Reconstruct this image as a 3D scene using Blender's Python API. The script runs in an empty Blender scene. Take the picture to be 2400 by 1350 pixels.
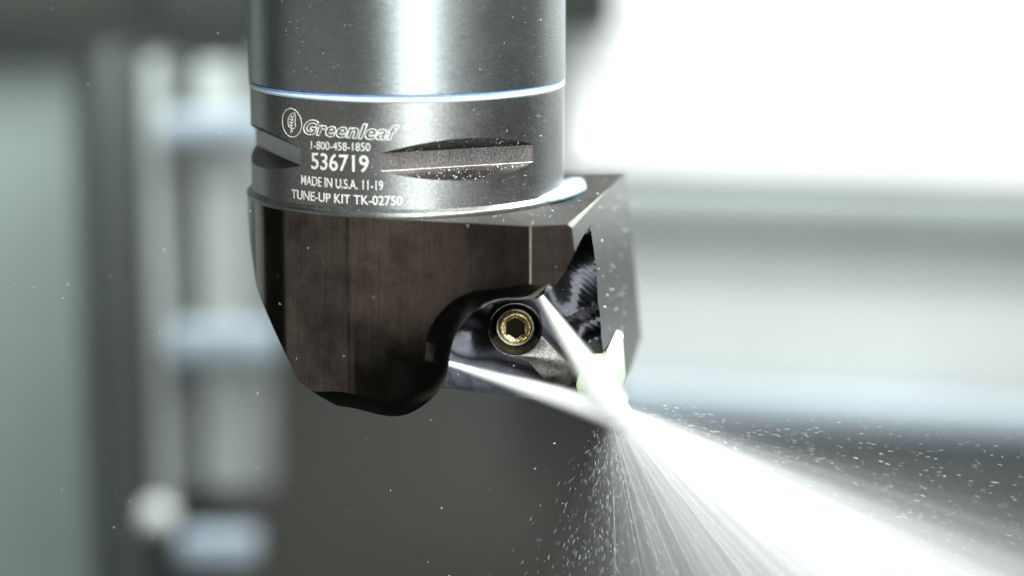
import bpy, bmesh, math, random
import numpy as np
from mathutils import Vector, Matrix, noise
random.seed(7); rng = np.random.default_rng(11)
S = 0.001                                   # all sizes below are millimetres
sc = bpy.context.scene
COL = sc.collection

# ------------------------------------------------------------------ camera
PITCH = math.radians(11.2); FPX = 5667.0
FW = np.array([0, math.cos(PITCH), -math.sin(PITCH)]); UP = np.array([0, math.sin(PITCH), math.cos(PITCH)]); RX = np.array([1., 0, 0])
CAM = -(545*FW + 22.6*UP) + RX*23.4
cd = bpy.data.cameras.new('camera'); cam = bpy.data.objects.new('camera', cd); COL.objects.link(cam)
cam.location = Vector(CAM*S); cam.rotation_euler = (math.pi/2 - PITCH, 0, 0)
cd.sensor_width = 36; cd.lens = FPX/2400*36; cd.clip_start = 0.02; cd.clip_end = 20
cd.dof.use_dof = True; cd.dof.focus_distance = 0.521; cd.dof.aperture_fstop = 4.6
sc.camera = cam

# ------------------------------------------------------------------ world, lamps, exposure
w = bpy.data.worlds.new('World'); sc.world = w; w.use_nodes = True
bg = w.node_tree.nodes['Background']; bg.inputs[0].default_value = (0.75, 0.95, 0.92, 1); bg.inputs[1].default_value = 0.035
sc.view_settings.view_transform = 'Standard'; sc.view_settings.look = 'None'; sc.view_settings.exposure = 0.0; sc.view_settings.gamma = 1
sc.cycles.use_denoising = True
sc.cycles.transparent_max_bounces = 48; sc.cycles.max_bounces = 8; sc.cycles.volume_bounces = 5
sc.cycles.sample_clamp_indirect = 6; sc.cycles.volume_step_rate = 0.25; sc.cycles.volume_max_steps = 256

def area(name, loc, target, sx, sy, power, color=(1, 1, 1), spread=180):
    l = bpy.data.lights.new(name, 'AREA'); l.shape = 'RECTANGLE'; l.size = sx*S; l.size_y = sy*S; l.energy = power; l.color = color; l.spread = math.radians(spread)
    o = bpy.data.objects.new(name, l); COL.objects.link(o); o.location = Vector(loc)*S
    o.rotation_euler = (Vector(target) - Vector(loc)).to_track_quat('-Z', 'Y').to_euler()
    return o
area('added_fill_right', (500, -620, -60), (0, 0, -10), 430, 520, 0.31, (1, 0.97, 0.96))  # added fill, no such source: greys the shank's right side and the slot
area('softbox_front', (130, -800, 70), (0, 0, 0), 310, 620, 5.2, (0.93, 1, 0.98))
area('added_fill_left', (-650, -270, -90), (0, 0, -10), 700, 300, 0.27, (1, 0.95, 0.9))  # added dim panel, out of view, only for reflections on the left side
area('added_fill_high', (240, -420, 560), (40, -30, -20), 220, 220, 2.5, (0.97, 1, 1), 75)  # added fill from high in front, brightens jets and lettering
area('lamp_back_wall', (420, 330, 520), (420, 640, 120), 700, 200, 9.4, (0.97, 1, 0.99), 130)
area('lamp_left_wall', (-250, 450, 135), (-245, 600, 0), 460, 80, 2.3, (0.93, 1, 0.97))
area('added_fill_spray', (430, 150, 360), (90, -30, -80), 200, 200, 1.7, (0.97, 1, 1), 80)  # added fill that brightens the spray, not a machine lamp

# ------------------------------------------------------------------ helpers
def ray(px, py): return FW + RX*(px-1200)/FPX - UP*(py-675)/FPX
def onp(px, py, p0, n):
    r = ray(px, py); n = np.array(n, float); return CAM + r*(np.dot(np.array(p0, float)-CAM, n)/np.dot(r, n))
def ony(px, py, y): return onp(px, py, (0, y, 0), (0, 1, 0))
def onz(px, py, z): return onp(px, py, (0, 0, z), (0, 0, 1))
def oncyl(px, py, R):
    r = ray(px, py); a = r[0]**2+r[1]**2; b = 2*(r[0]*CAM[0]+r[1]*CAM[1]); c = CAM[0]**2+CAM[1]**2-R*R
    t = (-b-math.sqrt(max(b*b-4*a*c, 0)))/(2*a); p = CAM+r*t
    return math.atan2(p[0], -p[1]), p[2]

def obj(name, bm, m, parent=None, smooth=None, loc=None):
    me = bpy.data.meshes.new(name)
    bmesh.ops.recalc_face_normals(bm, faces=bm.faces[:])
    for v in bm.verts: v.co *= S
    bm.to_mesh(me); bm.free()
    return link(name, me, m, parent, smooth)
def link(name, me, m, parent=None, smooth=None):
    me.materials.clear(); me.materials.append(m)
    if smooth is not None:
        me.polygons.foreach_set('use_smooth', [True]*len(me.polygons)); me.set_sharp_from_angle(angle=math.radians(smooth))
    o = bpy.data.objects.new(name, me); COL.objects.link(o)
    if parent: o.parent = parent
    return o
def tag(o, label=None, cat=None, group=None, kind=None):
    for k, v in (('label', label), ('category', cat), ('group', group), ('kind', kind)):
        if v: o[k] = v
    return o
def empty(name, label, cat, group=None):
    e = bpy.data.objects.new(name, None); COL.objects.link(e); e.empty_display_size = 0.01
    return tag(e, label, cat, group)
def revolve(bm, prof, seg=192, th0=0.0, th1=2*math.pi, caps=True):
    full = abs(th1-th0-2*math.pi) < 1e-6; n = seg if full else seg+1
    rings = []
    for (r, z) in prof:
        rings.append([bm.verts.new((r*math.sin(th0+(th1-th0)*i/seg), -r*math.cos(th0+(th1-th0)*i/seg), z)) for i in range(n)])
    for a, b in zip(rings[:-1], rings[1:]):
        for i in range(seg):
            j = (i+1) % n
            bm.faces.new((a[i], a[j], b[j], b[i]))
    if caps:
        bm.faces.new(rings[0]); bm.faces.new(rings[-1])
def box(bm, x0, x1, y0, y1, z0, z1, bevel=0):
    vs = [bm.verts.new(p) for p in ((x0,y0,z0),(x1,y0,z0),(x1,y1,z0),(x0,y1,z0),(x0,y0,z1),(x1,y0,z1),(x1,y1,z1),(x0,y1,z1))]
    fs = [bm.faces.new([vs[i] for i in f]) for f in ((0,1,2,3),(4,5,6,7),(0,1,5,4),(1,2,6,5),(2,3,7,6),(3,0,4,7))]
    if bevel:
        es = {e for f in fs for e in f.edges}
        bmesh.ops.bevel(bm, geom=list(es), offset=bevel, segments=2, affect='EDGES', profile=0.6)
def cut(bm, p, n):
    g = bm.verts[:]+bm.edges[:]+bm.faces[:]
    r = bmesh.ops.bisect_plane(bm, geom=g, dist=1e-5, plane_co=Vector(p), plane_no=Vector(n), clear_outer=True)
    es = [e for e in r['geom_cut'] if isinstance(e, bmesh.types.BMEdge)]
    bmesh.ops.contextual_create(bm, geom=es)
def loft(bm, rings, caps=True):
    R = [[bm.verts.new(p) for p in r] for r in rings]; n = len(R[0])
    for a, b in zip(R[:-1], R[1:]):
        for i in range(n):
            j = (i+1) % n; bm.faces.new((a[i], a[j], b[j], b[i]))
    if caps: f0 = bm.faces.new(R[0]); f1 = bm.faces.new(R[-1]); return f0, f1
def ev_mesh(o):
    dg = bpy.context.evaluated_depsgraph_get(); return bpy.data.meshes.new_from_object(o.evaluated_get(dg), depsgraph=dg)
def solid(bm):
    me = bpy.data.meshes.new('t'); bmesh.ops.recalc_face_normals(bm, faces=bm.faces[:]); bm.to_mesh(me); bm.free()
    o = bpy.data.objects.new('t', me); COL.objects.link(o); return o
def boolean(body, cutters, bevel=0.0, ang=28):
    for c in cutters:
        m = body.modifiers.new('b', 'BOOLEAN'); m.operation = 'DIFFERENCE'; m.object = c; m.solver = 'EXACT'
    if bevel:
        m = body.modifiers.new('v', 'BEVEL'); m.width = bevel; m.segments = 2; m.limit_method = 'ANGLE'; m.angle_limit = math.radians(ang); m.harden_normals = False
    me = ev_mesh(body)
    for o in [body]+list(cutters): bpy.data.objects.remove(o)
    me.transform(Matrix.Scale(S, 4)); return me

def true_normals(me, R=None, zr=None, big=20.0, ang=28):
    me.polygons.foreach_set('use_smooth', [True]*len(me.polygons)); me.set_sharp_from_angle(angle=math.radians(ang))
    cn = [Vector(c.vector) for c in me.corner_normals]
    for p in me.polygons:
        vs = [me.vertices[v].co/S for v in p.vertices]
        if R and abs(p.normal.z) < .1 and math.hypot(p.center.x, p.center.y)/S > R-.1 and all(abs(math.hypot(v.x, v.y)-R) < .05 for v in vs):
            for l, v in zip(p.loop_indices, vs): cn[l] = Vector((v.x, v.y, 0)).normalized()
        elif p.area/S/S > big:
            for l in p.loop_indices: cn[l] = p.normal.copy()
    me.normals_split_custom_set(cn)

# ------------------------------------------------------------------ materials
def mat(name, col, rough=0.5, metal=0.0, spec=0.5, **kw):
    m = bpy.data.materials.new(name); m.use_nodes = True; nt = m.node_tree; b = nt.nodes['Principled BSDF']
    b.inputs['Base Color'].default_value = (*col, 1); b.inputs['Roughness'].default_value = rough; b.inputs['Metallic'].default_value = metal
    b.inputs['Specular IOR Level'].default_value = spec
    for k, v in kw.items(): b.inputs[k.replace('_', ' ')].default_value = v
    return m
def nd(nt, t, **kw):
    n = nt.nodes.new(t)
    for k, v in kw.items(): setattr(n, k, v)
    return n
def metal_detail(m, c0, c1, grain=(300, 300, 300), gscale=4.0, bump=0.25, r0=0.3, r1=0.45, speck=0.0, layers=(), bdist=0.0001):
    """colour mottling, roughness mottling and fine directional grain as bump"""
    nt = m.node_tree; b = nt.nodes['Principled BSDF']; L = nt.links.new
    tc = nd(nt, 'ShaderNodeTexCoord')
    big = nd(nt, 'ShaderNodeTexNoise'); big.inputs['Scale'].default_value = 90; big.inputs['Detail'].default_value = 6; big.inputs['Roughness'].default_value = 0.65
    L(tc.outputs['Object'], big.inputs['Vector'])
    mp = nd(nt, 'ShaderNodeMapping'); mp.inputs['Scale'].default_value = grain; L(tc.outputs['Object'], mp.inputs['Vector'])
    gr = nd(nt, 'ShaderNodeTexNoise'); gr.inputs['Scale'].default_value = gscale; gr.inputs['Detail'].default_value = 3; gr.inputs['Roughness'].default_value = 0.6
    L(mp.outputs[0], gr.inputs['Vector'])
    mix = nd(nt, 'ShaderNodeMix', data_type='RGBA'); mix.inputs[6].default_value = (*c0, 1); mix.inputs[7].default_value = (*c1, 1)
    rmp = nd(nt, 'ShaderNodeMapRange'); rmp.inputs[1].default_value = 0.3; rmp.inputs[2].default_value = 0.7; L(big.outputs[0], rmp.inputs[0]); L(rmp.outputs[0], mix.inputs[0])
    out = mix.outputs[2]
    gm = nd(nt, 'ShaderNodeMix', data_type='RGBA', blend_type='MULTIPLY'); gm.inputs[0].default_value = 1
    gr2 = nd(nt, 'ShaderNodeMapRange'); gr2.inputs[1].default_value = 0.3; gr2.inputs[2].default_value = 0.7; gr2.inputs[3].default_value = 0.84; gr2.inputs[4].default_value = 1.13
    L(gr.outputs[0], gr2.inputs[0]); L(out, gm.inputs[6]); L(gr2.outputs[0], gm.inputs[7]); out = gm.outputs[2]
    if speck:
        sp = nd(nt, 'ShaderNodeTexNoise'); sp.inputs['Scale'].default_value = 3200; sp.inputs['Detail'].default_value = 2; L(tc.outputs['Object'], sp.inputs['Vector'])
        sr = nd(nt, 'ShaderNodeMapRange'); sr.inputs[1].default_value = 0.35; sr.inputs[2].default_value = 0.72; sr.inputs[3].default_value = 1-speck; sr.inputs[4].default_value = 1+speck*1.6
        L(sp.outputs[0], sr.inputs[0]); s2 = nd(nt, 'ShaderNodeMix', data_type='RGBA', blend_type='MULTIPLY'); s2.inputs[0].default_value = 1
        L(out, s2.inputs[6]); L(sr.outputs[0], s2.inputs[7]); out = s2.outputs[2]
    L(out, b.inputs['Base Color'])
    rr = nd(nt, 'ShaderNodeMapRange'); rr.inputs[1].default_value = 0.3; rr.inputs[2].default_value = 0.7; rr.inputs[3].default_value = r0; rr.inputs[4].default_value = r1
    L(big.outputs[0], rr.inputs[0]); L(rr.outputs[0], b.inputs['Roughness'])
    h = gr.outputs[0]
    for (sc3, s, wgt) in layers:
        mq = nd(nt, 'ShaderNodeMapping'); mq.inputs['Scale'].default_value = sc3; L(tc.outputs['Object'], mq.inputs['Vector'])
        g2 = nd(nt, 'ShaderNodeTexNoise'); g2.inputs['Scale'].default_value = s; g2.inputs['Detail'].default_value = 3; L(mq.outputs[0], g2.inputs['Vector'])
        ad = nd(nt, 'ShaderNodeMath', operation='MULTIPLY_ADD'); ad.inputs[1].default_value = wgt; L(g2.outputs[0], ad.inputs[0]); L(h, ad.inputs[2]); h = ad.outputs[0]
    bp = nd(nt, 'ShaderNodeBump'); bp.inputs['Strength'].default_value = bump; bp.inputs['Distance'].default_value = bdist
    L(h, bp.inputs['Height']); L(bp.outputs[0], b.inputs['Normal'])
    return m
M = {}
M['shank'] = metal_detail(mat('shank_steel', (.4, .4, .4), metal=1), (0.29, 0.32, 0.32), (0.33, 0.36, 0.36), grain=(230, 230, 1800), gscale=2.2, bump=0.25, r0=0.34, r1=0.38, speck=0.12)
M['neck'] = metal_detail(mat('neck_steel', (.4, .4, .4), metal=1), (0.25, 0.255, 0.25), (0.31, 0.315, 0.305), grain=(500, 500, 800), gscale=2.5, bump=0.3, r0=0.34, r1=0.42, speck=0.18)
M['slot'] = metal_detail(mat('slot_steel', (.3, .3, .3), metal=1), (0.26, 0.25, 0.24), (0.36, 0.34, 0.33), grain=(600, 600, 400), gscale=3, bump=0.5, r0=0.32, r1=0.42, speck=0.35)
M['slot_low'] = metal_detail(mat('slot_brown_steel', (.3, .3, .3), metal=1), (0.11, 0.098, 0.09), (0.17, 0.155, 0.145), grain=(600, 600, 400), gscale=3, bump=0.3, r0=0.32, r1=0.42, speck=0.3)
M['slot_shade'] = metal_detail(mat('slot_shade_steel', (.02, .02, .02), metal=0.3), (0.010, 0.010, 0.010), (0.02, 0.02, 0.02), grain=(600, 600, 400), gscale=3, bump=0.3, r0=0.4, r1=0.5, speck=0.3)  # shade of the downward-facing slot facet put into the colour
M['head'] = metal_detail(mat('blackened_steel', (.1, .09, .08), metal=1), (0.052, 0.044, 0.037), (0.145, 0.127, 0.108), grain=(900, 900, 40), gscale=1.8, bump=0.012, r0=0.09, r1=0.14, speck=0.18,
                         layers=(((40, 40, 1400), 2.0, 0.6),))
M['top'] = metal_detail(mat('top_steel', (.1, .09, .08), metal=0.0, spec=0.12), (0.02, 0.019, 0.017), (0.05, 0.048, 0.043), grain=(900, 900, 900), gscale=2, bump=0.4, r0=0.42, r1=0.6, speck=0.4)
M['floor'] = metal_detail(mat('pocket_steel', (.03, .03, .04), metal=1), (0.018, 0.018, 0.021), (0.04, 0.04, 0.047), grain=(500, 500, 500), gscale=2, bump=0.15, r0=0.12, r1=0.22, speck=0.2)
M['flank'] = metal_detail(mat('flank_steel', (.3, .3, .3), metal=1), (0.12, 0.128, 0.125), (0.155, 0.163, 0.16), grain=(300, 60, 900), gscale=2, bump=0.12, r0=0.22, r1=0.28, speck=0.12)
M['clamp'] = metal_detail(mat('clamp_steel', (.1, .1, .1), metal=1), (0.09, 0.087, 0.08), (0.17, 0.163, 0.152), grain=(300, 1200, 900), gscale=2.2, bump=0.25, r0=0.26, r1=0.42, speck=0.4)
M['brass'] = metal_detail(mat('yellow_screw_metal', (.7, .6, .3), metal=1), (0.50, 0.40, 0.20), (0.80, 0.68, 0.42), grain=(400, 400, 400), gscale=3, bump=0.8, r0=0.2, r1=0.4, speck=0.3)
M['mark'] = mat('laser_mark', (0.6, 0.6, 0.555), rough=0.6, metal=0.0)
M['dark'] = mat('socket_dark', (0.012, 0.009, 0.006), rough=0.9, metal=0.0, spec=0.08)
M['glint_white'] = mat('ring_glint_white', (0.72, 0.86, 0.93), rough=0.12, spec=0.6, Subsurface_Weight=0.3, Subsurface_Scale=0.002)  # lit chamfer highlight at the joint, put into a white ring colour
M['puddle'] = mat('puddle_coolant', (0.36, 0.52, 0.62), rough=0.15, spec=0.5)
M['glint_blue'] = mat('ring_glint_blue', (0.20, 0.36, 0.80), rough=0.3, spec=0.6)  # blue rim of the joint highlight, painted as a thin ring
M['froth'] = mat('coolant_froth', (0.93, 0.97, 0.98), rough=0.35, spec=0.4, Subsurface_Weight=0.4, Subsurface_Scale=0.003)
M['water'] = mat('water_droplets', (0.9, 0.95, 0.95), rough=0.08, spec=0.8)
def see_through(name, col, alpha):
    m = mat(name, col, rough=.3); m.node_tree.nodes['Principled BSDF'].inputs['Alpha'].default_value = alpha; return m
M['flying'] = see_through('flying_water', (.92, .97, .97), .5)
M['insert'] = mat('pale_green_insert', (0.62, 0.72, 0.50), rough=0.25, spec=0.5)
M['insert_side'] = mat('insert_side', (0.42, 0.47, 0.38), rough=0.3)
M['insert_edge'] = mat('insert_edge', (0.85, 0.86, 0.74), rough=0.2, spec=0.5)

# ------------------------------------------------------------------ the tool
tool = empty('milling_tool', 'dark steel milling tool hanging vertically with engraved lettering on its neck', 'milling tool')
RN = 35.0
# shank above the joint
bm = bmesh.new(); revolve(bm, [(30, 24.6), (35.0, 24.8), (35.25, 25.1), (35.25, 110), (30, 110)], 256)
obj('shank', bm, M['shank'], tool, 30)
bm = bmesh.new(); revolve(bm, [(34.0, 23.3), (34.7, 23.3), (35.12, 23.5), (35.2, 23.9), (35.12, 24.3), (34.7, 24.52), (34.0, 24.52)], 256, caps=False)
jr = tag(obj('joint_ring', bm, M['glint_white'], tool, 60), 'thin joint ring, its bright highlight painted white')
bm = bmesh.new(); revolve(bm, [(34.9, 24.5), (35.18, 24.52), (35.24, 24.62), (35.16, 24.74), (34.9, 24.76)], 256, caps=False)
obj('ring_glint_edge', bm, M['glint_blue'], jr, 60)
# neck with wrench slots
def slot(thm, z0, z1, wtop, wbot):
    d = RN*math.cos(math.radians(30)); n = np.array([math.sin(thm), -math.cos(thm), 0]); t = np.array([math.cos(thm), math.sin(thm), 0])
    k = 4.69; ext = (37.5-d)/k
    prof = [(d, z0), (d, z1), (37.5, z1+wtop*ext), (37.5, z0-wbot*ext)]
    bm = bmesh.new(); rings = []
    for s in (-30, 30):
        rings.append([tuple(n*a + t*s + np.array([0, 0, z])) for a, z in prof])
    loft(bm, rings); return solid(bm)
tl, zl1 = oncyl(903, 362, RN); _, zl0 = oncyl(903, 403, RN); tr, zr1 = oncyl(1243, 338, RN); _, zr0 = oncyl(1243, 380, RN)
print('slot', math.degrees(tl), math.degrees(tr), zl0, zl1, zr0, zr1)
SZ0 = (zl0+zr0)/2; SZ1 = (zl1+zr1)/2; thm = (tl+tr)/2
bm = bmesh.new(); revolve(bm, [(30, -0.8), (RN, -0.8), (RN, 23.3), (34.85, 23.5), (30, 23.5)], 256); nb = solid(bm)
tnl = oncyl(705, 380, RN)[0] - math.radians(30)
me = boolean(nb, [slot(thm, SZ0, SZ1, 2.9, 2.2), slot(tnl, SZ0+0.1, SZ1+0.1, 2.9, 2.2)])
true_normals(me, RN, big=2.0, ang=12)
neck = link('neck', me, M['neck'], tool)
me.materials.append(M['slot']); me.materials.append(M['slot_low']); me.materials.append(M['slot_shade'])
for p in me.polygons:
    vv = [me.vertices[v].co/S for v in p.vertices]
    if 3 < p.center.z/S < 20 and any(math.hypot(v.x, v.y) < 34.9 for v in vv) or (5 < p.center.z/S < 20 and math.hypot(p.center.x, p.center.y)/S < 34.85): p.material_index = 1 if abs(p.normal.z) < .2 else (2 if p.normal.z > 0 else 3)  # downward facets take the copy of the steel with painted shade
def chord_edge(tm, z, m):
    n = np.array([math.sin(tm), -math.cos(tm), 0]); t = np.array([math.cos(tm), math.sin(tm), 0]); dd = RN*math.cos(math.radians(30)); bm = bmesh.new()
    loft(bm, [[tuple(n*(dd+a*.11)+t*q+np.array([0, 0, z+b*.11])) for a, b in ((1, 0), (0, 1), (-.6, 0), (0, -1))] for q in (-17.4, 17.4)]); obj('slot_edge_glint', bm, m, neck)
chord_edge(thm, SZ0, M['mark']); chord_edge(tnl, SZ0+.1, M['slot'])  # strips added to paint the bright lit edge along each slot
# flange lip
bm = bmesh.new(); revolve(bm, [(34.6, 0.9), (35.05, 0.75), (35.35, 0.35), (35.9, 0.15), (36.15, -0.15), (36.2, -0.6), (36.1, -1.05), (34.6, -1.1)], 256, caps=False)
obj('flange_ring', bm, M['neck'], tool, 50)

# lettering -------------------------------------------------
def text_mesh(s, outline=0.0, shear=0.0, bold=0.0, spacing=1.0):
    c = bpy.data.curves.new('t', 'FONT'); c.body = s; c.size = 1; c.shear = shear; c.space_character = spacing
    if outline: c.fill_mode = 'NONE'; c.bevel_depth = outline; c.bevel_resolution = 1; c.offset = bold
    else: c.extrude = 0.012; c.offset = bold
    o = bpy.data.objects.new('t', c); COL.objects.link(o); me = ev_mesh(o); bpy.data.objects.remove(o); return me
def wrap_text(name, s, th0, th1, zb0, zb1, cap, parent, m, weight=0.0, **kw):
    me = text_mesh(s, **kw); n = len(me.vertices); co = np.empty(n*3); me.vertices.foreach_get('co', co); co = co.reshape(-1, 3)
    x0, x1 = co[:, 0].min(), co[:, 0].max(); k = cap/0.70
    u = (co[:, 0]-x0)/(x1-x0); th = th0+(th1-th0)*u; z = zb0+(zb1-zb0)*u + co[:, 1]*k
    r = RN+0.02+co[:, 2]*k
    out = np.stack([r*np.sin(th), -r*np.cos(th), z], 1)*S
    me.vertices.foreach_set('co', out.ravel()); me.update(); return link(name, me, m, parent)
def line(name, s, xl, yl, xr, yr, cap, **kw):
    a, za = oncyl(xl, yl, RN); b, zb = oncyl(xr, yr, RN)
    return wrap_text(name, s, a, b, za, zb, cap, neck, M['mark'], **kw)
line('logo_lettering', 'Greenleaf', 711, 312, 938, 327, 2.9, outline=0.027, shear=0.35, bold=0.035, spacing=1.1)
line('phone_lettering', '1-800-458-1850', 729, 349, 868, 354, 1.75)
line('number_lettering', '536719', 730, 395, 864, 403, 3.5, bold=0.008)
line('origin_lettering', 'MADE IN U.S.A. 11-19', 706, 432, 898, 446, 2.05, bold=0.004)
line('kit_lettering', 'TUNE-UP KIT TK-02750', 684, 464, 943, 481, 1.95, bold=0.008)
def wrap_tubes(name, strokes, rad, parent, m):
    bm = bmesh.new()
    for st in strokes:                       # (theta*R, z) polylines
        pts = [Vector((RN*math.sin(u/RN), -RN*math.cos(u/RN), z)) for u, z in st]; rings = []
        for i, p in enumerate(pts):
            d = (pts[min(i+1, len(pts)-1)]-pts[max(i-1, 0)]).normalized(); n = Vector((p.x, p.y, 0)).normalized(); s = d.cross(n)
            rings.append([bm.verts.new(p + n*rad*0.5*b + s*rad*a) for a, b in ((-1, 0.05), (-.5, .9), (.5, .9), (1, 0.05))])
        for a, b in zip(rings[:-1], rings[1:]):
            for j in range(3): bm.faces.new((a[j], a[j+1], b[j+1], b[j]))
    return obj(name, bm, m, parent)
a0, z0 = oncyl(683, 288, RN); u0 = a0*RN
circ = lambda cu, cz, r, n=40: [(cu+r*math.cos(2*math.pi*i/n), cz+r*math.sin(2*math.pi*i/n)) for i in range(n+1)]
leaf = [(0.2, -2.0), (0.0, -1.2), (-.9, -.9), (-1.2, 0), (-.9, 1.1), (0, 1.9), (1.1, 2.3), (1.25, 1.3), (1.1, 0.2), (1.25, -.6), (.8, -1.2), (0.0, -1.2)]
vein = [(-.35, -2.3), (-.1, -1.2), (0.0, -.2), (.25, .8), (.75, 1.8)]
strokes = [circ(u0, z0, 3.05), [(u0+a, z0+b) for a, b in leaf], [(u0+a, z0+b) for a, b in vein]]
for k in range(4):
    zz = -.8+k*.65; strokes.append([(u0-.7+.1*k, z0+zz+.35), (u0-.05+.1*k, z0+zz), (u0+.65+.06*k, z0+zz+.3)])
wrap_tubes('leaf_emblem', strokes, 0.11, neck, M['mark'])
a1, z1 = oncyl(955, 298, RN)
wrap_tubes('registered_mark', [circ(a1*RN, z1, 0.72, 20), [(a1*RN-.2, z1-.35), (a1*RN-.2, z1+.35), (a1*RN+.25, z1+.2), (a1*RN-.1, z1), (a1*RN+.25, z1-.35)]], 0.05, neck, M['mark'])

# ------------------------------------------------------------------ the head body
ZT = -1.0; RH = 36.1; th = math.radians(-16); NF = np.array([math.sin(th), -math.cos(th), 0])
A = onz(1467, 403, ZT); B = onz(1340, 525, ZT); E_ = onz(1243, 530, ZT); Dp = ony(1500, 760, A[1])
NR = np.cross(B-A, Dp-A); NR /= np.linalg.norm(NR)
T = NF*RH; tdir = np.array([math.cos(th), math.sin(th), 0]); E_ = T + tdir*np.dot(E_-T, tdir)
plan = [(RH*math.sin(a), -RH*math.cos(a)) for a in np.linspace(th, math.radians(-180), 90)]
plan += [(10, A[1]+5), (80, A[1]+5)]
eb = (B-E_)/np.linalg.norm(B-E_); far = B+eb*60
plan += [(80, far[1]), (far[0], far[1])] if far[0] < 80 else [(far[0], far[1])]
cdir = -tdir; c0_ = E_[:2]+eb[:2]*0.22; c2_ = E_[:2]-tdir[:2]*0.22
plan += [tuple(c0_*(1-t)**2+E_[:2]*2*t*(1-t)+c2_*t*t) for t in (0, .25, .5, .75, 1)]
bm = bmesh.new(); loft(bm, [[(x, y, -62) for x, y in plan], [(x, y, ZT) for x, y in plan]])
cut(bm, A, NR)
cut(bm, (0, A[1], 0), (0, 1, 0))
p1_ = B-np.array([0.85, 0, 0]); p2_ = B+(Dp-A)/np.linalg.norm(Dp-A)*0.85; p3_ = B+(A-B)*0.7; n_ = np.cross(p2_-p1_, p3_-p1_); n_ = n_ if n_[0] > 0 else -n_
cut(bm, p1_, n_/np.linalg.norm(n_))
yc = -4
for (p, q) in (((589, 590), (601, 672)), ((601, 672), (622, 727)), ((622, 727), (700, 893)), ((700, 893), (760, 942))):
    P, Q = [np.array([RH*math.sin(t_), -RH*math.cos(t_), z_]) for t_, z_ in (oncyl(*p, RH), oncyl(*q, RH))]; d = Q-P; n = np.array([d[2], 0, -d[0]]); n /= np.linalg.norm(n)
    if n[0] > 0: n = -n
    cut(bm, P, n)
YF = -21.5
P, Q = ony(1040, 910, YF), ony(1290, 940, YF); d = Q-P; back_n = np.cross(d, np.array([0, 1, 0.05])); back_n *= -1 if back_n[2] > 0 else 1
print('bottom', P, Q, 'front bottom', ony(920, 975, -34))
P2, Q2 = ony(1498, 800, A[1]), ony(1470, 872, A[1]-8); d = Q2-P2
n = np.cross(d, np.array([0.1, 1, 0])); n = n if n[0] > 0 else -n; cut(bm, P2, n/np.linalg.norm(n))
headbm = bm
FG = [((600,812),(600,812)),((702,894),(702,894)),((760,907),(760,942)),((810,919),(830,957)),((860,931),(885,971)),((906,941),(922,976)),((935,936),(960,969)),
      ((960,920),(998,946)),((979,893),(1029,915)),((993,860),(1048,876)),((998,820),(1053,840)),((1002,784),(1062,800)),((1019,750),(1077,770)),((1045,719),(1104,738)),
      ((1075,697),(1135,719)),((1114,682),(1170,711)),((1172,676),(1222,706)),((1215,669),(1254,698)),((1262,661),(1287,680)),((1306,645),(1311,653)),((1334,611),(1338,611)),((1347,588),(1347,588))]
def smooth_pts(pts, k=4):                   # Catmull-Rom through the outline
    out = []; n = len(pts)
    for i in range(n-1):
        p0, p1, p2, p3 = (np.array(pts[max(i-1, 0)], float), np.array(pts[i], float), np.array(pts[i+1], float), np.array(pts[min(i+2, n-1)], float))
        kk = 1 if i == 0 else k
        for j in range(kk):
            t = j/kk; out.append(0.5*((2*p1)+(-p0+p2)*t+(2*p0-5*p1+4*p2-p3)*t*t+(-p0+3*p1-3*p2+p3)*t**3))
    out.append(np.array(pts[-1], float)); return out
Fp = [onp(*a, NF*RH, NF) for a, b in FG]; Gp = [onp(*b, NF*(RH-4.5), NF) for a, b in FG]
Kp = [np.array([g[0], YF, g[2]]) for g in Gp]
for i, q in zip(range(16, 22), ((1215, 690), (1262, 655), (1303, 618), (1338, 580), (1363, 549), (1383, 525))): Kp[i] = ony(*q, YF)
Fs, Gs, Ks = smooth_pts(Fp), smooth_pts(Gp), smooth_pts(Kp)
def close(r, shift=None):
    r = [np.array(p) for p in r]; yy = lambda x, ref: ref
    a, b = r[-1], r[0]
    ends = [np.array([95., a[1], a[2]]), np.array([95., a[1], -95.]), np.array([-75., b[1], -95.]), np.array([-75., b[1], b[2]-10])]
    return r+ends
cb = bmesh.new()
# in-between rings so that the wall rounds over from the chamfer into the pocket wall
mid = [f*0.45+g*0.55 - NF*(-0.7) for f, g in zip(Fs, Gs)]
ring_front = close([p+NF*30 for p in Fs]); rF = close(Fs); rM = close(mid); rG = close(Gs); rK = close(Ks)
for i, rr in enumerate((rF, rM, rG)):
    for q in rr[-4:-2]: q[1] = -60+i*4
    for q in rr[-2:]: q[1] = -40+i*5
for q in ring_front[-4:]: q[1] = -95
f0, fK = loft(cb, [ring_front, rF, rM, rG, rK])
# pocket floor relief: grid the far cap, then push it in and out like the milled scoops
fk_verts = set()
geom = [fK]+list(fK.edges)+list(fK.verts)
x_lo, x_hi, z_lo, z_hi = 4, 56, -56, 0
for k in range(int((x_hi-x_lo)/0.6)+1):
    r = bmesh.ops.bisect_plane(cb, geom=geom, dist=1e-6, plane_co=(x_lo+k*0.6+0.01, 0, 0), plane_no=(1, 0, 0)); geom = list({g for g in r['geom']})
for k in range(int((z_hi-z_lo)/0.6)+1):
    r = bmesh.ops.bisect_plane(cb, geom=geom, dist=1e-6, plane_co=(0, 0, z_lo+k*0.6+0.01), plane_no=(0, 0, 1)); geom = list({g for g in r['geom']})
cap_faces = [f for f in cb.faces if all(abs(v.co.y-YF) < 1e-4 for v in f.verts)]
def sst(a, b, x): t = min(max((x-a)/(b-a), 0), 1); return t*t*(3-2*t)
SC = ony(1208, 772, YF)
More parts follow.
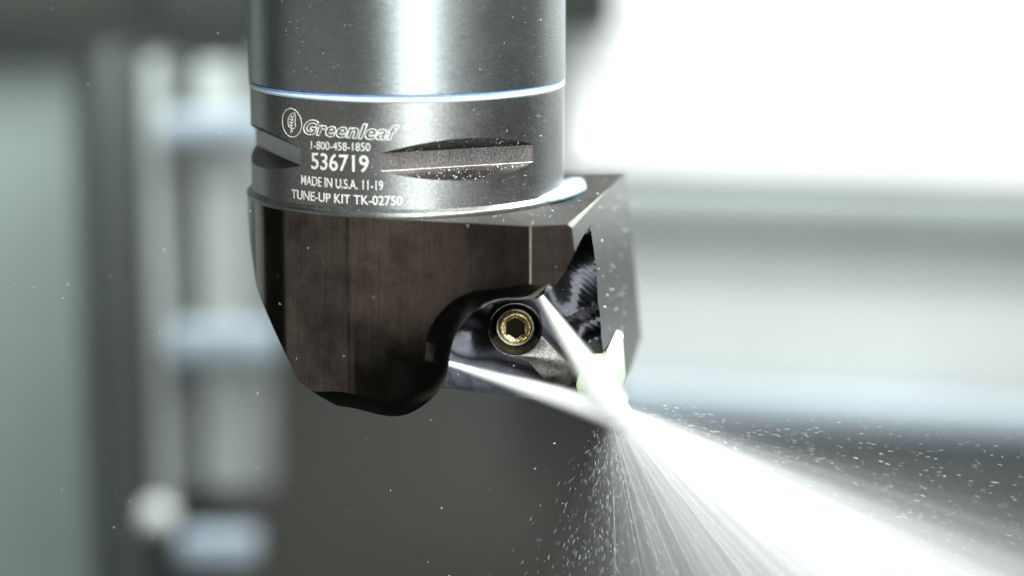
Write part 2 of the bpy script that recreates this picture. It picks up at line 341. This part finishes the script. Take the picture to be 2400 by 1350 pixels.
R1 = (ony(1340, 738, YF), ony(1412, 703, YF)); R2 = (ony(1365, 806, YF), ony(1413, 785, YF))
def side(Rr, x, z):
    (a, b) = Rr; return z-(a[2]+(b[2]-a[2])*(x-a[0])/(b[0]-a[0]))
def relief(x, z):
    h = 0.0
    wx = sst(SC[0]+9, SC[0]+15, x + 0.25*(z-SC[2]))          # only the right-hand strip is scooped
    s1 = side(R1, x, z); s2 = side(R2, x, z); u = x-42
    if s1 > 0: q = s1/9.0; c = 1.5*max(0, 1-(q-0.9)**2/0.81) if q < 1.8 else 0.0; h += wx*c
    elif s2 > 0: t = min(max(-s1/max(s2-s1, .1), 0), 1); h += wx*1.5*4*t*(1-t)*0.8 - 0.0
    else: h += wx*(0.5*min(-s2, 3)/3)
    h += -0.10*max(0, min(8, (38-x)))*wx
    left = 1-wx
    d = math.hypot(x-SC[0], z-SC[2])
    h += 0
    h += left*1.0*math.exp(-((x-(SC[0]-10))**2+(z-(SC[2]-1))**2)/18)
    h += 0.10*noise.noise(Vector((x*0.14, z*0.14, 3))) + 0.015*noise.noise(Vector((x*0.6, z*0.6, 9)))
    h += 0.035*math.sin(2*math.pi*math.hypot(x-30, z+2)/0.9)*wx                # cutter marks
    return h
tri = bmesh.ops.triangulate(cb, faces=cap_faces)
vs = {v for f in tri['faces'] for v in f.verts}
for v in vs:
    if x_lo-1 < v.co.x < x_hi+1 and v.co.z > z_lo-1: v.co.y += relief(v.co.x, v.co.z)
cutter = solid(cb)
# second cutter: everything below the sloping bottom, behind the floor
bb = bmesh.new(); n2 = back_n/np.linalg.norm(back_n); e1 = np.array([1, 0, (Q[2]-P[2])/(Q[0]-P[0])]); e2 = np.array([0, 1, 0.05])
base = [P+e1*a+e2*b for a, b in ((-80, -1.5), (80, -1.5), (80, 80), (-80, 80))]
for q in base:
    pass
loft(bb, [[tuple(q) for q in base], [tuple(q+np.array([0, 0, -40])) for q in base]])
cut2 = solid(bb)
me = boolean(solid(headbm), [cutter, cut2])
true_normals(me, RH, big=12.0, ang=26)
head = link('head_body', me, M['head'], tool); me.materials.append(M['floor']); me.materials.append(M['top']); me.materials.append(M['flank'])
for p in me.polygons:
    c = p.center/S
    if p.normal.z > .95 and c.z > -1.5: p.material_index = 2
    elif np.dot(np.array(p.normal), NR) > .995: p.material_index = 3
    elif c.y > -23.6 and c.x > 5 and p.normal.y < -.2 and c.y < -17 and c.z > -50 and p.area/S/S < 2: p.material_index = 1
tag(head, 'blackened steel head with a deep milled pocket')

# added dim warm lamps, out of view, shaped as reflections in the front face
def mirrored(name, x0, y0, x1, y1, dist, rad, col):
    pts = []
    for px, py in ((x0, y0), (x1, y0), (x1, y1), (x0, y1)):
        p = onp(px, py, NF*RH, NF); d = (p-CAM)/np.linalg.norm(p-CAM); r = d-2*np.dot(d, NF)*NF; pts.append(p+r*dist)
    c = sum(pts)/4; sx = np.linalg.norm(pts[1]-pts[0]); sy = np.linalg.norm(pts[3]-pts[0]); X_ = Vector((pts[1]-pts[0])).normalized(); Z_ = Vector(c - (onp((x0+x1)/2, (y0+y1)/2, NF*RH, NF))).normalized()
    X_ = (X_-Z_*X_.dot(Z_)).normalized(); Y_ = Z_.cross(X_)
    l = bpy.data.lights.new(name, 'AREA'); l.shape = 'RECTANGLE'; l.size = sx*S; l.size_y = sy*S; l.energy = rad*math.pi*sx*sy*S*S; l.color = col
    o = bpy.data.objects.new(name, l); COL.objects.link(o); R_ = Matrix((X_, Y_, Z_)).transposed().to_4x4(); o.matrix_world = Matrix.Translation(Vector(c)*S) @ R_
mirrored('added_glow_left', 690, 300, 1065, 752, 260, 0.62, (1, .95, .86))
mirrored('added_glow_low', 690, 756, 772, 1000, 260, 0.4, (1, .93, .86))
mirrored('added_glow_dim', 1069, 400, 1420, 690, 260, 0.19, (1, .86, .88))

# clamp, screw, insert ---------------------------------------
YC = -27.4
def px_poly(bm, pts, y0, y1):
    a = [tuple(ony(x, y, y0)) for x, y in pts]; b = [(p[0], y1, p[2]) for p in a]; loft(bm, [a, b])
def arc(cx, cy, r, a0, a1, n): return [(cx+r*math.cos(math.radians(a0+(a1-a0)*i/n)), cy+r*math.sin(math.radians(a0+(a1-a0)*i/n))) for i in range(n+1)]
cpts = arc(1208, 773, 63, 88, 375, 30) + [(1272, 790), (1316, 838), (1357, 881), (1353, 896), (1336, 908), (1313, 913), (1289, 905), (1271, 884), (1230, 838)]
bm = bmesh.new(); px_poly(bm, cpts, YC-1.2, YF+4)
la, lb, lt = ony(1271, 884, YC-1.2), ony(1334, 857, YC-1.2), ony(1325, 912, YC+1.6); n_ = np.cross(lb-la, lt-la); n_ = n_ if n_[1] < 0 else -n_
cut(bm, la, n_/np.linalg.norm(n_)); body = solid(bm)
cc = ony(1208, 773, YC-1.2)
def ycyl(bm, c, r, y0, y1, seg=64, r2=None):
    loft(bm, [[(c[0]+rr*math.cos(2*math.pi*i/seg), yy, c[2]+rr*math.sin(2*math.pi*i/seg)) for i in range(seg)] for rr, yy in ((r, y0), (r2 or r, y1))])
bm = bmesh.new(); ycyl(bm, cc, 5.75, YC-1.3, YC+1.4, r2=4.1); bore = solid(bm)
me = boolean(body, [bore], bevel=0.22, ang=30)
clamp = link('clamp', me, M['clamp'], tool, 30); me.materials.append(M['floor'])
for p in me.polygons:
    if math.hypot(p.center.x/S-cc[0], p.center.z/S-cc[2]) < 5.9 and p.normal.z < .35 and p.normal.y > -.9: p.material_index = 1  # bore walls darkened by facing: their shade is put into the colour
cs = ony(1208, 770, YC-0.8)
def screw():
    bm = bmesh.new(); seg = 72; rings = []
    prof = [(3.55, YC+2), (3.6, YC+.2), (3.5, YC-0.2), (3.25, YC-0.4), (3.05, YC-0.15), (2.85, YC-0.4), (2.6, YC-0.35)]
    for r, y in prof: rings.append([bm.verts.new((cs[0]+r*math.sin(2*math.pi*i/seg), y+0.05*noise.noise(Vector((i*.4, r, 1))), cs[2]+r*math.cos(2*math.pi*i/seg))) for i in range(seg)])
    hexr = lambda a: 2.35*math.cos(math.pi/6)/math.cos((a % (math.pi/3))-math.pi/6)
    for y in (YC-0.15, YC+2.0): rings.append([bm.verts.new((cs[0]+hexr(2*math.pi*i/seg)*math.sin(2*math.pi*i/seg), y, cs[2]+hexr(2*math.pi*i/seg)*math.cos(2*math.pi*i/seg))) for i in range(seg)])
    for a, b in zip(rings[:-1], rings[1:]):
        for i in range(seg): j = (i+1) % seg; bm.faces.new((a[i], a[j], b[j], b[i]))
    return obj('clamp_screw', bm, M['brass'], tool, 40)
scr = screw()
bm = bmesh.new(); loft(bm, [[(cs[0]+2.5*math.sin(i*math.pi/3), yy, cs[2]+2.5*math.cos(i*math.pi/3)) for i in range(6)] for yy in (YC+0.7, YC+1.5)]); obj('hex_socket', bm, M['dark'], scr)
YI = -27.5
bm = bmesh.new()
fr = [(1350, 905), (1366, 840), (1416, 838), (1423, 821), (1436, 826), (1443, 892), (1422, 950), (1372, 960)]
a = [tuple(ony(x, y, YI)) for x, y in fr]; b = [tuple(ony(x, y, -19.5)) for x, y in [(1350, 900), (1366, 830), (1416, 826), (1447, 772), (1460, 780), (1467, 878), (1448, 936), (1372, 940)]]
loft(bm, [a, b]); bmesh.ops.bevel(bm, geom=bm.edges[:], offset=0.25, segments=2, affect='EDGES')
ins = tag(obj('cutting_insert', bm, M['insert'], tool, 30), 'pale green cutting insert at the pocket corner'); ins.data.materials.append(M['insert_side'])
for p in ins.data.polygons: p.material_index = 1 if p.normal.x > .75 else 0
bm = bmesh.new(); q = [(1423, 822), (1446, 773), (1459, 779), (1437, 826)]
yy = [YI-.2, -20.0, -20.0, YI-.2]; top = [tuple(ony(x, y, t)) for (x, y), t in zip(q, yy)]; loft(bm, [top, [(x+.25, y+.35, z-1.0) for x, y, z in top]])
obj('insert_land', bm, M['insert_edge'], tool)
# nozzles
def frustum(bm, p, q, r0, r1, seg=20):
    p, q = Vector(p), Vector(q); d = (q-p).normalized(); u = d.orthogonal().normalized(); v = d.cross(u)
    loft(bm, [[tuple(c+u*r*math.cos(2*math.pi*i/seg)+v*r*math.sin(2*math.pi*i/seg)) for i in range(seg)] for c, r in ((p, r0), (q, r1))])
YJ = -31.5
J1a, J1b = ony(1262, 690, YJ), ony(1426, 938, YJ-1.5); J2a, J2b = ony(1046, 850, YJ), ony(1432, 968, YJ-1.5)
for a, b in ((J1a, J1b), (J2a, J2b)):
    bm = bmesh.new(); d = (b-a)/np.linalg.norm(b-a); frustum(bm, a-d*0.2, a+d*0.5, 1.0, 0.95); obj('coolant_nozzle', bm, M['head'], tool, 40)

# puddle on the flange -----------------------------------------
bm = bmesh.new(); rings = []
cl = [(1228, 473, 3), (1240, 470, 8), (1262, 466, 11.5), (1288, 460, 13), (1312, 451, 14.5), (1330, 441, 17), (1337, 430, 13), (1338, 421, 5)]
for i, (x, y, r) in enumerate(cl):
    p = onz(x, y, 0.1); t, _ = math.atan2(p[0], -p[1]), 0; rad = Vector((math.sin(t), -math.cos(t), 0)); rr = r/10.4; p = p + np.array(rad)*0.7
    rings.append([bm.verts.new(Vector(p)+rad*rr*2.2*math.cos(2*math.pi*k/14)+Vector((0, 0, 1))*rr*1.15*math.sin(2*math.pi*k/14)) for k in range(14)])
for a, b in zip(rings[:-1], rings[1:]):
    for i in range(14): j = (i+1) % 14; bm.faces.new((a[i], a[j], b[j], b[i]))
bm.faces.new(rings[0]); bm.faces.new(rings[-1]); bmesh.ops.subdivide_edges(bm, edges=bm.edges[:], cuts=1, use_grid_fill=True, smooth=0.8)
tag(obj('coolant_puddle', bm, M['puddle'], None, 180), 'pale blue milky coolant pooled where the neck meets the head', 'puddle')

# ------------------------------------------------------------------ droplets lying on the metal
def ico(): 
    b = bmesh.new(); bmesh.ops.create_icosphere(b, subdivisions=1, radius=1); v = np.array([x.co[:] for x in b.verts]); f = np.array([[y.index for y in x.verts] for x in b.faces]); b.free(); return v, f
IV, IF = ico()
def blobs(name, items, m, parent=None):     # items: (centre, 3x3 scale axes)
    V = []; Fc = []
    for k, (c, ax) in enumerate(items): V.append(IV@ax+c); Fc.append(IF+k*len(IV))
    V = np.concatenate(V)*S; Fc = np.concatenate(Fc); me = bpy.data.meshes.new(name); me.from_pydata(V.tolist(), [], Fc.tolist()); me.update()
    return link(name, me, m, parent, 180)
items = []
for k in range(260):
    t = rng.uniform(-0.2, 1.35); z = rng.uniform(0.5, 23) if rng.random() < .6 else rng.uniform(0.5, 8); r = rng.choice([.06, .08, .11, .16], p=[.5, .3, .15, .05])
    items.append((np.array([RN*math.sin(t), -RN*math.cos(t), z]), np.eye(3)*r*0.62))
for k in range(160):
    t = rng.uniform(-1.4, 1.5); z = rng.uniform(25, 55); items.append((np.array([35.25*math.sin(t), -35.25*math.cos(t), z]), np.eye(3)*rng.uniform(.04, .08)))
for k in range(170):
    x, y = rng.uniform(980, 1450), rng.uniform(410, 525); p = onz(x, y, ZT)
    if math.hypot(p[0], p[1]) > 36.5 and (p-B)@NR < -1 and np.dot(p-T, NF) < -1: items.append((p, np.diag([1, 1, .6])*rng.choice([.09, .14, .2], p=[.6, .3, .1])))
for k in range(60):
    p = onp(rng.uniform(1400, 1495), rng.uniform(450, 800), A, NR); items.append((p, np.eye(3)*rng.uniform(.06, .2)))
d = RN*math.cos(math.radians(30)); nn = np.array([math.sin(thm), -math.cos(thm), 0]); tt = np.array([math.cos(thm), math.sin(thm), 0])
for k in range(110):
    s = rng.uniform(-14, 15); lim = math.sqrt(RN*RN-s*s)-d; q = rng.random()*lim; up = rng.random() < .45
    items.append((nn*(d+q)+tt*s+np.array([0, 0, SZ1+q/4.69*2.9 if up else SZ0-q/4.69*2.2]), np.eye(3)*rng.uniform(.05, .14)))
tag(blobs('clinging_droplets', items, M['water']), 'tiny water droplets clinging to the steel neck and head', 'droplets', kind='stuff')

# ------------------------------------------------------------------ coolant jets and spray
def spray_mat(name, alpha, col=(0.95, 0.99, 1.0)):
    m = bpy.data.materials.new(name); m.use_nodes = True; nt = m.node_tree; nt.nodes.clear(); L = nt.links.new
    o = nd(nt, 'ShaderNodeOutputMaterial'); mx = nd(nt, 'ShaderNodeMixShader'); tr = nd(nt, 'ShaderNodeBsdfTransparent')
    df = nd(nt, 'ShaderNodeBsdfDiffuse'); df.inputs[0].default_value = (*col, 1); tl = nd(nt, 'ShaderNodeBsdfTranslucent'); tl.inputs[0].default_value = (*col, 1)
    m2 = nd(nt, 'ShaderNodeMixShader'); m2.inputs[0].default_value = 0.5; L(df.outputs[0], m2.inputs[1]); L(tl.outputs[0], m2.inputs[2])
    at = nd(nt, 'ShaderNodeAttribute'); at.attribute_name = 'fade'
    mu = nd(nt, 'ShaderNodeMath', operation='MULTIPLY'); mu.inputs[1].default_value = alpha; L(at.outputs['Fac'], mu.inputs[0])
    L(mu.outputs[0], mx.inputs[0]); L(tr.outputs[0], mx.inputs[1]); L(m2.outputs[0], mx.inputs[2]); L(mx.outputs[0], o.inputs[0]); return m
def strands(name, P, Q, r0, r1, f0, f1, m, seg=4):
    """thin three-sided streams from P to Q; fade is the share of light a stream stops"""
    n = len(P); D = Q-P; Ln = np.linalg.norm(D, axis=1, keepdims=True); D = D/Ln
    U = np.cross(D, np.array([0.3, 1, 0.2])); U /= np.linalg.norm(U, axis=1, keepdims=True); W = np.cross(D, U)
    V = np.zeros((n, seg+1, 3, 3)); Fd = np.zeros((n, seg+1, 3))
    for k in range(seg+1):
        t = k/seg; c = P+D*Ln*t; r = (r0+(r1-r0)*t)[:, None]
        if k == seg: r = r*0.15
        for j in range(3):
            a = 2*math.pi*j/3; V[:, k, j] = c+U*r*math.cos(a)+W*r*math.sin(a); Fd[:, k, j] = f0+(f1-f0)*t
    idx = np.arange(n*(seg+1)*3).reshape(n, seg+1, 3); F = []
    for k in range(seg):
        for j in range(3):
            j2 = (j+1) % 3; F.append(np.stack([idx[:, k, j], idx[:, k, j2], idx[:, k+1, j2], idx[:, k+1, j]], 1))
    F = np.concatenate(F); me = bpy.data.meshes.new(name); me.from_pydata((V.reshape(-1, 3)*S).tolist(), [], F.tolist()); me.update()
    at = me.attributes.new('fade', 'FLOAT', 'POINT'); at.data.foreach_set('value', Fd.ravel()); return link(name, me, m, None, 180)
def volmat(name, dens, col=(1, 1, 1), g=0.3):
    m = bpy.data.materials.new(name); m.use_nodes = True; nt = m.node_tree; nt.nodes.clear(); o = nd(nt, 'ShaderNodeOutputMaterial')
    v = nd(nt, 'ShaderNodeVolumePrincipled'); v.inputs['Color'].default_value = (*col, 1); v.inputs['Density'].default_value = dens; v.inputs['Anisotropy'].default_value = g
    nt.links.new(v.outputs[0], o.inputs['Volume']); return m
MS = spray_mat('coolant_stream', 1.0)
def jet(a, b, r0, r1, n, label):
    t = rng.random(n); ang = rng.random(n)*2*math.pi; q = np.sqrt(rng.random(n))
    D = (b-a)/np.linalg.norm(b-a); U = np.cross(D, [0, 1, 0]); U /= np.linalg.norm(U); W = np.cross(D, U); L_ = np.linalg.norm(b-a)
    off = U[None]*(q*np.cos(ang))[:, None] + W[None]*(q*np.sin(ang))[:, None]
    s = rng.random(n)*0.55; s[: n//2] = 0; e = np.minimum(s+rng.uniform(.35, .8, n), 1.12)
    P = a+D*L_*s[:, None]+off*(r0+(r1-r0)*s)[:, None]; Q = a+D*L_*e[:, None]+off*(r0+(r1-r0)*e)[:, None]
    return P, Q
def cone_mesh(name, prof, m, parent=None, seg=24, origin=None, d=None, flat=1.0):
    """round shape about the axis d, built round its own origin"""
    d = Vector(d).normalized(); u = d.cross(Vector((0, 1, 0))).normalized(); v = d.cross(u); bm = bmesh.new()
    loft(bm, [[tuple(d*t+u*r*math.cos(2*math.pi*i/seg)+v*r*flat*math.sin(2*math.pi*i/seg)) for i in range(seg)] for t, r in prof])
    o = obj(name, bm, m, parent, 60); o.location = Vector(origin)*S; return o
def jet_vol(name, d, L_, r0, r1, k):
    m = bpy.data.materials.new(name); m.use_nodes = True; nt = m.node_tree; nt.nodes.clear(); l = nt.links.new
    o = nd(nt, 'ShaderNodeOutputMaterial'); v = nd(nt, 'ShaderNodeVolumePrincipled'); v.inputs['Color'].default_value = (1, 1, 1, 1); v.inputs['Anisotropy'].default_value = .2
    tc = nd(nt, 'ShaderNodeTexCoord'); dt = nd(nt, 'ShaderNodeVectorMath', operation='DOT_PRODUCT'); dt.inputs[1].default_value = Vector(d); l(tc.outputs['Object'], dt.inputs[0])
    cr = nd(nt, 'ShaderNodeVectorMath', operation='CROSS_PRODUCT'); cr.inputs[1].default_value = Vector(d); l(tc.outputs['Object'], cr.inputs[0])
    ln = nd(nt, 'ShaderNodeVectorMath', operation='LENGTH'); l(cr.outputs[0], ln.inputs[0])
    rr = nd(nt, 'ShaderNodeMapRange'); rr.inputs[1].default_value = 0; rr.inputs[2].default_value = L_*S; rr.inputs[3].default_value = r0*S; rr.inputs[4].default_value = r1*S; l(dt.outputs['Value'], rr.inputs[0])
    dv = nd(nt, 'ShaderNodeMath', operation='DIVIDE'); l(ln.outputs['Value'], dv.inputs[0]); l(rr.outputs[0], dv.inputs[1])
    f = nd(nt, 'ShaderNodeMapRange', interpolation_type='SMOOTHSTEP'); f.inputs[1].default_value = 1; f.inputs[2].default_value = 0; l(dv.outputs[0], f.inputs[0])
    q = nd(nt, 'ShaderNodeMath', operation='DIVIDE'); q.inputs[0].default_value = k*S; l(rr.outputs[0], q.inputs[1])
    mu = nd(nt, 'ShaderNodeMath', operation='MULTIPLY'); l(f.outputs[0], mu.inputs[0]); l(f.outputs[0], mu.inputs[1]); m3 = nd(nt, 'ShaderNodeMath', operation='MULTIPLY'); l(mu.outputs[0], m3.inputs[0]); l(q.outputs[0], m3.inputs[1]); l(m3.outputs[0], v.inputs['Density']); l(v.outputs[0], o.inputs['Volume']); return m
for (a, b, r0, r1, lab) in ((J1a, J1b, 1.15, 5.6, 'white coolant jet shooting down from under the head onto the insert'), (J2a, J2b, 1.0, 4.6, 'lower white coolant jet shooting right from the pocket wall to the insert')):
    L_ = np.linalg.norm(b-a); d = (b-a)/L_
    root = empty('coolant_jet', lab, 'coolant jet', 'coolant jets hitting the insert')
    cone_mesh('jet_core', [(0, r0*.62), (L_*.15, r0*.72), (L_*.35, r0*.7), (L_*.6, r0*.35), (L_*.72, r0*.1)], M['froth'], root, origin=a, d=d)
    cone_mesh('jet_mist', [(0, r0), (L_, r1), (L_*1.06, r1*.85), (L_*1.13, r1*.3)], jet_vol('jet_mist', d, L_, r0, r1, 8000), root, origin=a, d=d)
O = ony(1424, 944, YJ-1.5)
def dirpx(deg, dist, dy):
    a = np.radians(deg); return O[None]+np.stack([np.cos(a)*dist, dy, -np.sin(a)*dist], 1)
def fan(name, n, mu, sig, lmin, lmax, r0, r1, f0, f1, m, spread=.18, lab='', s0=0.0):
    ang = rng.normal(mu, sig, n) if np.isscalar(sig) else rng.uniform(sig[0], sig[1], n)
    tot = rng.uniform(lmin, lmax, n); dy = rng.normal(-.06, spread, n)*tot
    s = rng.uniform(0, s0, n) if s0 else np.zeros(n)
    Q_ = dirpx(ang, tot, dy); start = O+rng.normal(0, 1.0, (n, 3)); P_ = start+(Q_-start)*s[:, None]
    return strands(name, P_, Q_, r0*rng.uniform(.6, 1.4, n), r1*rng.uniform(.6, 1.4, n), f0, f1, m)
# the mist of the spray: density falls with distance from the insert and breaks into radial streaks
def spray_vol():
    m = bpy.data.materials.new('spray_mist'); m.use_nodes = True; nt = m.node_tree; nt.nodes.clear(); l = nt.links.new
    def mth(op, a, b=None, c=None):
        n = nd(nt, 'ShaderNodeMath', operation=op)
        for i, x in enumerate((a, b, c)):
            if x is None: continue
            if isinstance(x, (int, float)): n.inputs[i].default_value = x
            else: l(x, n.inputs[i])
        return n.outputs[0]
    tc = nd(nt, 'ShaderNodeTexCoord'); sx = nd(nt, 'ShaderNodeSeparateXYZ'); l(tc.outputs['Object'], sx.inputs[0])
    ln = nd(nt, 'ShaderNodeVectorMath', operation='LENGTH'); l(tc.outputs['Object'], ln.inputs[0]); r = mth('MAXIMUM', ln.outputs['Value'], .0025)
    ang = mth('MULTIPLY', mth('ARCTAN2', mth('MULTIPLY', sx.outputs['Z'], -1.0), sx.outputs['X']), 57.2958/120)
    rp = nd(nt, 'ShaderNodeValToRGB'); l(ang, rp.inputs[0]); e = rp.color_ramp.elements; prof = SPRAY_PROFILE
    while len(e) < len(prof): e.new(.5)
    for k, (dg, v) in enumerate(prof): e[k].position = dg/120; e[k].color = (v, v, v, 1)
    nm = nd(nt, 'ShaderNodeVectorMath', operation='NORMALIZE'); l(tc.outputs['Object'], nm.inputs[0])
    mp = nd(nt, 'ShaderNodeMapping'); mp.inputs['Scale'].default_value = (1, .35, 1); l(nm.outputs[0], mp.inputs['Vector'])
    ns = nd(nt, 'ShaderNodeTexNoise'); ns.inputs['Scale'].default_value = 26; ns.inputs['Detail'].default_value = 3; ns.inputs['Roughness'].default_value = .7; l(mp.outputs[0], ns.inputs['Vector'])
    st = nd(nt, 'ShaderNodeMapRange'); st.inputs[1].default_value = .36; st.inputs[2].default_value = .66; st.inputs[3].default_value = .45; st.inputs[4].default_value = 1.5; l(ns.outputs[0], st.inputs[0])
    yy = mth('DIVIDE', sx.outputs['Y'], r); g = mth('POWER', 2.718, mth('MULTIPLY', mth('MULTIPLY', yy, yy), -1/.17**2))
    dn = mth('DIVIDE', mth('MULTIPLY', mth('MULTIPLY', rp.outputs[0], g), mth('MULTIPLY', st.outputs[0], SPRAY_K)), mth('MULTIPLY', r, mth('POWER', mth('DIVIDE', r, .03), .55)))
    v = nd(nt, 'ShaderNodeVolumePrincipled'); v.inputs['Color'].default_value = (1, 1, 1, 1); v.inputs['Anisotropy'].default_value = .1; l(dn, v.inputs['Density'])
    o = nd(nt, 'ShaderNodeOutputMaterial'); l(v.outputs[0], o.inputs['Volume']); return m
SPRAY_K = 5.8
SPRAY_PROFILE = [(2, 0), (8, .010), (14, .035), (19, .13), (24, .5), (29, 1), (37, .9), (44, .66), (53, .42), (64, .24), (76, .12), (88, .05), (98, .015), (112, 0)]
bm = bmesh.new(); rings = []
for t in (0, 1):
    R_ = 0.5 if t == 0 else 150; rings.append([])
    for k in range(40):
        a = 2*math.pi*k/40; dg = math.radians(56-54*math.cos(a)); R2 = R_
        rings[-1].append((math.cos(dg)*R2, math.sin(a)*R2*.36, -math.sin(dg)*R2))
loft(bm, rings); o = obj('spray_mist', bm, spray_vol(), None, None); o.location = Vector(O)*S
tag(o, 'dense white mist of the coolant spray fanning to the lower right', 'spray', kind='stuff')
tag(fan('spray_streaks', 22, 0, (30, 98), 30, 90, .06, .22, .16, .01, MS, .12, s0=.3), 'fine white spray streaks fanning down below the insert', 'spray', kind='stuff')
def flying(name, n, fx, lab):
    it = []
    for k in range(n):
        deg, dist, ln, r = fx(); a = math.radians(deg); d = np.array([math.cos(a), rng.normal(0, .15), -math.sin(a)]); d /= np.linalg.norm(d)
        c = O+d*dist+np.array([rng.normal(0, 1), rng.normal(-3, 8), rng.normal(0, 1)]); j = np.radians(rng.normal(0, 9)); d = np.array([math.cos(a+j), 0.1, -math.sin(a+j)])
        u = np.cross(d, [0, 1, 0]); u /= np.linalg.norm(u); w_ = np.cross(d, u); it.append((c, np.stack([d*ln, u*r, w_*r])))
    return tag(blobs(name, it, M['flying']), lab, 'droplets', kind='stuff')
flying('flying_droplets', 650, lambda: (rng.uniform(5, 27), rng.uniform(8, 115), rng.uniform(.1, .8), rng.choice([.02, .032, .06], p=[.6, .35, .05])), 'fine bright droplets flying right above the white spray')
flying('falling_droplets', 800, lambda: (rng.normal(88, 14), rng.uniform(6, 48), rng.uniform(.1, .8), rng.choice([.022, .035, .06], p=[.6, .35, .05])), 'fine droplets falling below the insert left of the spray')
it = []
for k in range(110):
    c = ony(rng.uniform(0, 1400), rng.uniform(0, 1350), rng.uniform(-50, -20)); a = rng.uniform(0, 6.3); d = np.array([math.cos(a), 0, math.sin(a)]); u = np.array([-math.sin(a), 0, math.cos(a)])
    r = rng.uniform(.03, .07); it.append((c, np.stack([d*r*rng.uniform(1, 6), u*r, np.array([0, r, 0])])))
tag(blobs('drifting_droplets', it, M['water']), 'stray specks of coolant mist drifting around the tool', 'droplets', kind='stuff')

# ------------------------------------------------------------------ the blurred machine interior
def bgmat(name, c, r=0.6, metal=0.0):
    m = mat(name, c, r, metal); nt = m.node_tree; b = nt.nodes['Principled BSDF']; tc = nd(nt, 'ShaderNodeTexCoord'); n = nd(nt, 'ShaderNodeTexNoise'); n.inputs['Scale'].default_value = 12; n.inputs['Detail'].default_value = 4
    mx = nd(nt, 'ShaderNodeMix', data_type='RGBA'); mx.inputs[6].default_value = (*[x*.8 for x in c], 1); mx.inputs[7].default_value = (*[min(1, x*1.15) for x in c], 1)
    nt.links.new(tc.outputs['Object'], n.inputs['Vector']); nt.links.new(n.outputs[0], mx.inputs[0]); nt.links.new(mx.outputs[2], b.inputs['Base Color']); return m
G = {k: bgmat('paint_'+k, c, r) for k, c, r in (('white', (.92, .93, .92), .5), ('pale', (.57, .60, .585), .5), ('light', (.34, .37, .355), .5), ('side', (.165, .20, .182), .5), ('plate', (.23, .25, .24), .5), ('post', (.10, .115, .11), .5), ('bar', (.27, .32, .37), .4), ('mid', (.24, .27, .265), .5), ('soft', (.31, .36, .335), .5), ('dark', (.02, .024, .02), .5), ('black', (.015, .018, .015), .6), ('blue', (.38, .44, .49), .4), ('teal', (.085, .105, .105), .5), ('band', (.25, .28, .27), .5), ('under', (.05, .05, .043), .5))}
def panel(name, x0, y0, x1, y1, Y, depth, m, lab=None, cat=None, kind=None, bev=4, group=None, slope=0):
    a = ony(x0, y0, Y); b = ony(x1, y1, Y); bm = bmesh.new(); box(bm, a[0], b[0], Y, Y+depth, b[2], a[2], bev)
    for v in bm.verts: v.co.z -= slope*(v.co.x-90)
    o = obj(name, bm, m, None, 40); return tag(o, lab, cat, group, kind)
panel('back_wall', -2600, -1600, 5000, 2900, 760, 20, G['mid'], kind='structure', bev=0)
panel('white_panel', 1330, -900, 4200, 405, 560, 30, G['white'], 'bright white machine door panel behind the tool at upper right', 'panel', slope=0.035)
panel('ledge', 1100, 405, 4200, 452, 575, 30, G['pale'], 'pale ledge under the white door panel', 'ledge', slope=0.03)
panel('grey_band', 1100, 440, 4200, 545, 528, 10, G['band'], 'mid grey recessed strip below the pale ledge', 'strip', slope=0.03)
panel('table_block', 1300, 490, 4200, 925, 540, 14, G['pale'], 'wide pale grey machine table block behind the spray', 'machine table', bev=4, slope=0.045)
panel('table_edge', 1435, 905, 4200, 985, 520, 14, G['blue'], 'blue white front edge of the machine table behind the spray', 'table edge', bev=5, slope=0.06)
panel('table_recess', 1480, 980, 4200, 2400, 600, 40, G['teal'], 'dark recess under the machine table at lower right', 'recess panel')
panel('side_panel', -2000, 150, 255, 2400, 560, 30, G['side'], 'grey green door panel at the far left', 'panel')
panel('spindle_housing', -2000, -1400, 1440, 75, 535, 20, G['dark'], 'dark housing at the top behind the tool', 'housing')
panel('motor_cap', 360, -260, 600, 118, 512, 18, G['black'], 'black blurred cap hanging left of the tool top', 'cap')
panel('door_post', 262, 120, 325, 2400, 520, 30, G['post'], 'dark slim post left of the pale columns', 'post')
panel('column', 335, 150, 402, 1190, 505, 30, G['light'], 'narrow pale column beside the dark post', 'column', bev=2)
panel('column', 462, 150, 560, 1150, 505, 30, G['light'], 'wider pale column nearest the tool', 'column', bev=2)
panel('column_plate', 335, 130, 640, 1150, 530, 20, G['plate'], 'grey plate behind the pale columns', 'plate', bev=2)
for (x0, y0, x1, y1, l) in ((375, 270, 640, 338, 'topmost'), (395, 770, 650, 856, 'middle'), (412, 1258, 600, 1332, 'lowest')):
    panel('cross_bar', x0, y0, x1, y1, 495, 22, G['bar'], l+' of the three blue white bars across the pale columns', 'bar', group='cross bars left of the tool')
panel('under_panel', 400, 860, 1480, 2400, 640, 40, G['under'], 'dark grey panel below the tool', 'panel')
bm = bmesh.new(); box(bm, 640, 670, 320, 755, -400, 500); tag(obj('right_wall', bm, G['white']), kind='structure')
bm = bmesh.new(); box(bm, -560, -530, 330, 755, -400, 500); tag(obj('left_wall', bm, G['pale']), kind='structure')
bm = bmesh.new(); c = ony(370, 1210, 480); bmesh.ops.create_uvsphere(bm, u_segments=24, v_segments=12, radius=7.5, matrix=Matrix.Translation(Vector(c))); tag(obj('ball_knob', bm, G['pale'], None, 60), 'round shiny white knob low at the left', 'knob')
print('tris', sum(len(o.data.loop_triangles) or len(o.data.polygons) for o in COL.objects if o.type == 'MESH'))
